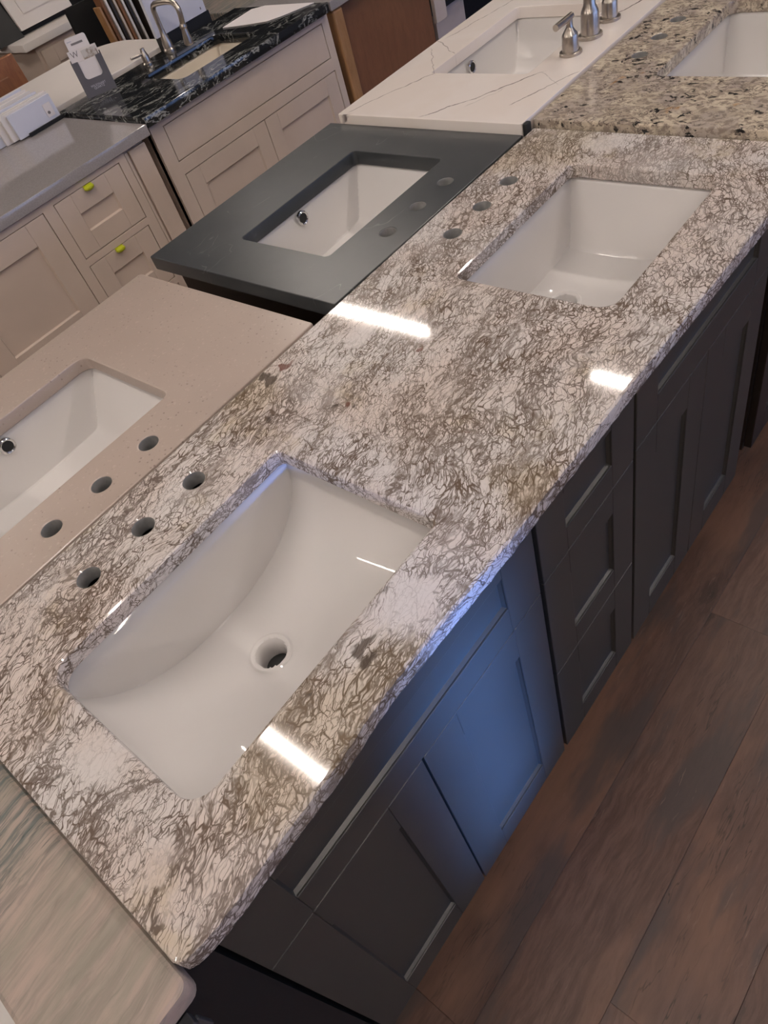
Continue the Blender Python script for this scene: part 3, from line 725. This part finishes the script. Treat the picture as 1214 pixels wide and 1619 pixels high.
# brochures standing in the holder, one behind the other
def card(a0, a1, h, c, th, mat, label, r=.006, nm='brochure'):
    pts = [(a0, .003)] + [(a1, .003)] + [(a1 - r + r * math.cos(math.radians(k)), h - r + r * math.sin(math.radians(k))) for k in range(0, 91, 18)] + [(a0 + r + r * math.cos(math.radians(k)), h - r + r * math.sin(math.radians(k))) for k in range(90, 181, 18)]
    o = plate(pts, c, c + th).build(nm, mat); tag(o, label, 'brochure', 'brochures in the grey holder'); return o
card(.006, wd - .006, HH - .003, .004, .005, M['paper'], 'white card stack showing through the cut of the grey holder', .002)
c1 = card(.048, wd - .004, HH + .030, .013, .001, M['offwhite'], 'brochure with a marble photograph standing in the grey holder', .001)
plate([(.050, HH - .02), (wd - .008, HH - .02), (wd - .008, HH + .024), (.050, HH + .024)], .0122, .0130).build('photograph', M['photo'], c1)
c2 = card(-.004 + .008, .050, HH + .032, .017, .001, M['paper'], 'white card printed with a letter W in the grey holder', .001)
text_mesh('W', .026, c2, loc(.026, HH + .018, .0166), M['ink'], 'letter')
c3 = card(.014, wd - .022, HH + .068, .022, .0012, M['paper'], 'tall white rounded card with a grey bar at the back of the grey holder', .008)
plate([(.030, HH + .044), (.072, HH + .044), (.072, HH + .050), (.030, HH + .050)], .0213, .022).build('bar_print', M['ink'], c3)
plate([(.020, HH + .055), (.036, HH + .055), (.036, HH + .0575), (.020, HH + .0575)], .0213, .022).build('caption_print', M['inkw'], c3)

# ------------------------------------------------------------------ white sample boards behind the grey quartz
tr = thing('sample_tray', (1.36, 2.52, 0.0005), 'black tray under the white sample boards on the grey quartz', 'tray')
MB().box(1.295, 1.452, 2.425, 2.432, .0008, .012).build('front_lip', M['black_p'], tr)
MB().box(1.295, 1.452, 2.432, 2.475, .0008, .004).build('base', M['black_p'], tr)
BD = [(1.262, 1.462, 2.438, .083), (1.243, 1.47, 2.454, .088), (1.225, 1.47, 2.470, .092)]
ords = ['front', 'second', 'third', 'fourth', 'fifth', 'sixth', 'rearmost']
for i in range(7):
    x0 = 1.262 - .021 * i; y = 2.440 + .0155 * i + (.012 if i > 3 else 0); x1 = 1.440 - .006 * i + (.03 if i in (1, 2) else 0); zt = .078 + .0055 * i
    if x1 > 1.445: x1 = 1.443
    o = MB().obox((x0, y, .0045 if y < 2.47 else .001), (x1 - x0, 0, 0), (0, .010, 0), (0, .006, zt)).build('sample_board', M['offwhite'] if i % 3 else M['lilac'], bevel=.001)
    tag(o, 'white sample board standing %s in the row behind the grey quartz' % ords[i], 'sample board', 'white sample boards')
    if i == 0:
        MB().obox((1.395, 2.4382, .020), (.030, 0, 0), (0, .0012, 0), (0, .003, .042)).build('label', M['paper'], o)
        MB().lathe((1.405, 2.4384, .034), [(.005, 0), (.005, .002)], 14, (0, -1, 0)).build('dot', M['ink'], o)
# white top behind with a rounded end
tag(slab(rrect(.85, 2.075, 2.524, 3.055, (.22, .01, .01, .10), 12), [], -.016, .016, .004).build('quartz_countertop', M['offwhite']), 'plain white countertop with a rounded end behind the black granite', 'countertop')
t = thing('base_cabinet', (1.4, 2.78, -T), 'pale cabinet under the plain white rounded countertop', 'cabinet')
carcass(t, .88, 1.95, 3.02, 2.52, -.832, -.017, M['taupe_b'])
for a in (.885, 1.42): shaker(t, a, a + .52, -.82, -.05, 3.04, 1, .065, M['taupe_b'])

# white panel on a black base behind the faucet
t = thing('display_panel', (2.12, 2.53, -T), 'cool white display panel on a black base behind the arched faucet', 'display')
MB().box(2.085, 2.245, 2.47, 2.66, -T, -.02).box(1.99, 2.245, 2.475, 2.520, -.02, .052).build('base', M['black_p'], t)
MB().box(1.965, 2.232, 2.470, 2.488, .053, .36).build('panel', M['lilac'], t, bevel=.002)
MB().box(2.205, 2.209, 2.4685, 2.470, .066, .074).build('clip', M['ink'], t)
t = thing('counter_block', (2.75, 2.8, -T), 'brown-grey stone top on a dark base beside the white display panel', 'display')
MB().box(2.40, 3.1, 2.47, 3.06, -T, -.035).build('base', M['espresso'], t)
MB().box(2.38, 3.12, 2.45, 3.08, -.034, -.004).build('top', M['quartzite'], t, bevel=.003)

# rack of upright door sample slats
t = thing('sample_rack', (2.3, 3.25, -T), 'black floor rack holding upright wooden sample slats', 'rack')
MB().box(2.14, 2.46, 3.10, 3.40, -T, -.23).build('base', M['black_p'], t); MB().box(2.365, 2.385, 3.10, 3.40, -.229, .30).build('side_panel', M['espresso'], t)
MB().box(2.14, 2.364, 3.36, 3.38, -.229, .12).build('back_panel', M['black_p'], t)
cols = [M['maple'], M['brown'], M['offwhite'], M['espresso'], M['taupe'], M['brown'], M['offwhite'], M['espresso'], M['offwhite']]
cn = ['honey wood', 'red brown', 'white', 'dark brown', 'taupe', 'walnut brown', 'pale white', 'espresso', 'off-white']
for i in range(9):
    x = 2.182 + .0195 * i
    o = MB().obox((x, 3.115, -.2285), (.0110 + .002 * (i % 2), 0, 0), (0, .05, 0), (-.004, .03, .335 + .03 * min(i, 3))).build('wood_sample', cols[i], bevel=.001)
    tag(o, 'upright %s sample slat in the black rack, %s from the left' % (cn[i], ['first', 'second', 'third', 'fourth', 'fifth', 'sixth', 'seventh', 'eighth', 'ninth'][i]), 'sample', 'upright sample slats')

# ------------------------------------------------------------------ far left corner: taupe cabinet with display door
YC = 3.83
tag(slab(rrect(2.07, 2.53, YC - .03, 4.4, .004, 3), [], -.028, .006, .002).build('quartz_countertop', M['offwhite']), 'small white countertop on the far taupe cabinet at the top left', 'countertop')
t = thing('base_cabinet', (2.3, 4.1, -T), 'far taupe cabinet at the top left under a white top', 'cabinet')
MB().box(2.135, 2.50, YC + .001, 4.37, -.835, -.029).build('body', M['taupe'], t); MB().box(2.15, 2.49, YC + .06, 4.36, -T, -.835).build('toe_kick', M['black_p'], t)
shaker(t, 2.150, 2.490, -.80, -.052, YC - .018, -1, .075, M['taupe'])
ds = thing('door_display', (2.3, 4.05, .0065), 'cream sample door held on a black easel on the far white top', 'display')
MB().obox((2.02, 3.96, .0065), (.16, 0, 0), (0, .10, 0), (0, .10, .20)).build('easel', M['black_p'], ds)
MB().obox((2.02, 3.95, .02), (.02, 0, 0), (0, .03, 0), (-.02, .05, .08)).build('clip', M['black_p'], ds)
d = MB().obox((2.185, 3.965, .030), (.33, 0, 0), (0, .02, 0), (0, .11, .33)).build('door', M['offwhite'], ds, bevel=.002)
MB().obox((2.245, 3.9795, .088), (.21, 0, 0), (0, .004, 0), (0, .11, .33)).build('panel', M['offwhite'], d)
MB().box(2.18, 2.52, 4.00, 4.20, .0065, .034).build('foot', M['black_p'], ds)
wd_ = thing('wooden_door_sample', (1.75, 3.6, -T), 'stained cherry cabinet door sample at the left edge behind the white boards', 'door')
MB().obox((1.45, 3.50, -T), (.46, 0, 0), (0, .022, 0), (0, .10, .965)).build('frame', M['wood_door'], wd_, bevel=.004)
MB().obox((1.53, 3.498, -.85), (.30, 0, 0), (0, .010, 0), (0, .085, .815)).build('panel', M['wood_door'], wd_, bevel=.004)
# black display wall closing the view
tag(MB().box(.6, 4.6, 4.62, 4.72, -T, 1.2).build('display_wall', M['black_p']), 'tall black display wall behind the far taupe cabinet', 'wall')

# ------------------------------------------------------------------ brown end cabinet beyond the black granite
t = thing('base_cabinet', (2.75, 2.25, -T), 'brown laminate cabinet with a honey corner post beyond the pale taupe cabinet', 'cabinet')
MB().box(2.435, 3.01, 1.985, 2.43, -T, -.03).build('body', M['brown'], t)
MB().box(2.412, 2.470, 1.962, 2.02, -T, -.03).build('corner_post', M['maple'], t, bevel=.012, seg=3)
MB().box(2.400, 3.03, 1.955, 2.44, -.029, .004).build('top', M['grey'], t, bevel=.003)
t = thing('door_rack', (3.4, 2.2, -T), 'black rack with pale door samples behind the white quartz', 'rack')
MB().box(3.14, 4.3, 2.45, 2.55, -T, .6).build('back', M['black_p'], t)
MB().box(3.085, 3.165, 2.02, 2.04, -.32, .4).build('sample_door', M['taupe_b'], t, bevel=.002)
for a, b_, z0, z1 in ((3.33, 3.62, -.26, .3), (3.64, 3.95, -.25, .3), (3.36, 3.60, -.62, -.36)):
    MB().box(a, b_, 2.25, 2.27, z0, z1).build('sample_door', M['taupe_b'], t, bevel=.002)
MB().box(3.14, 4.2, 2.20, 2.45, -.355, -.335).build('shelf', M['black_p'], t)
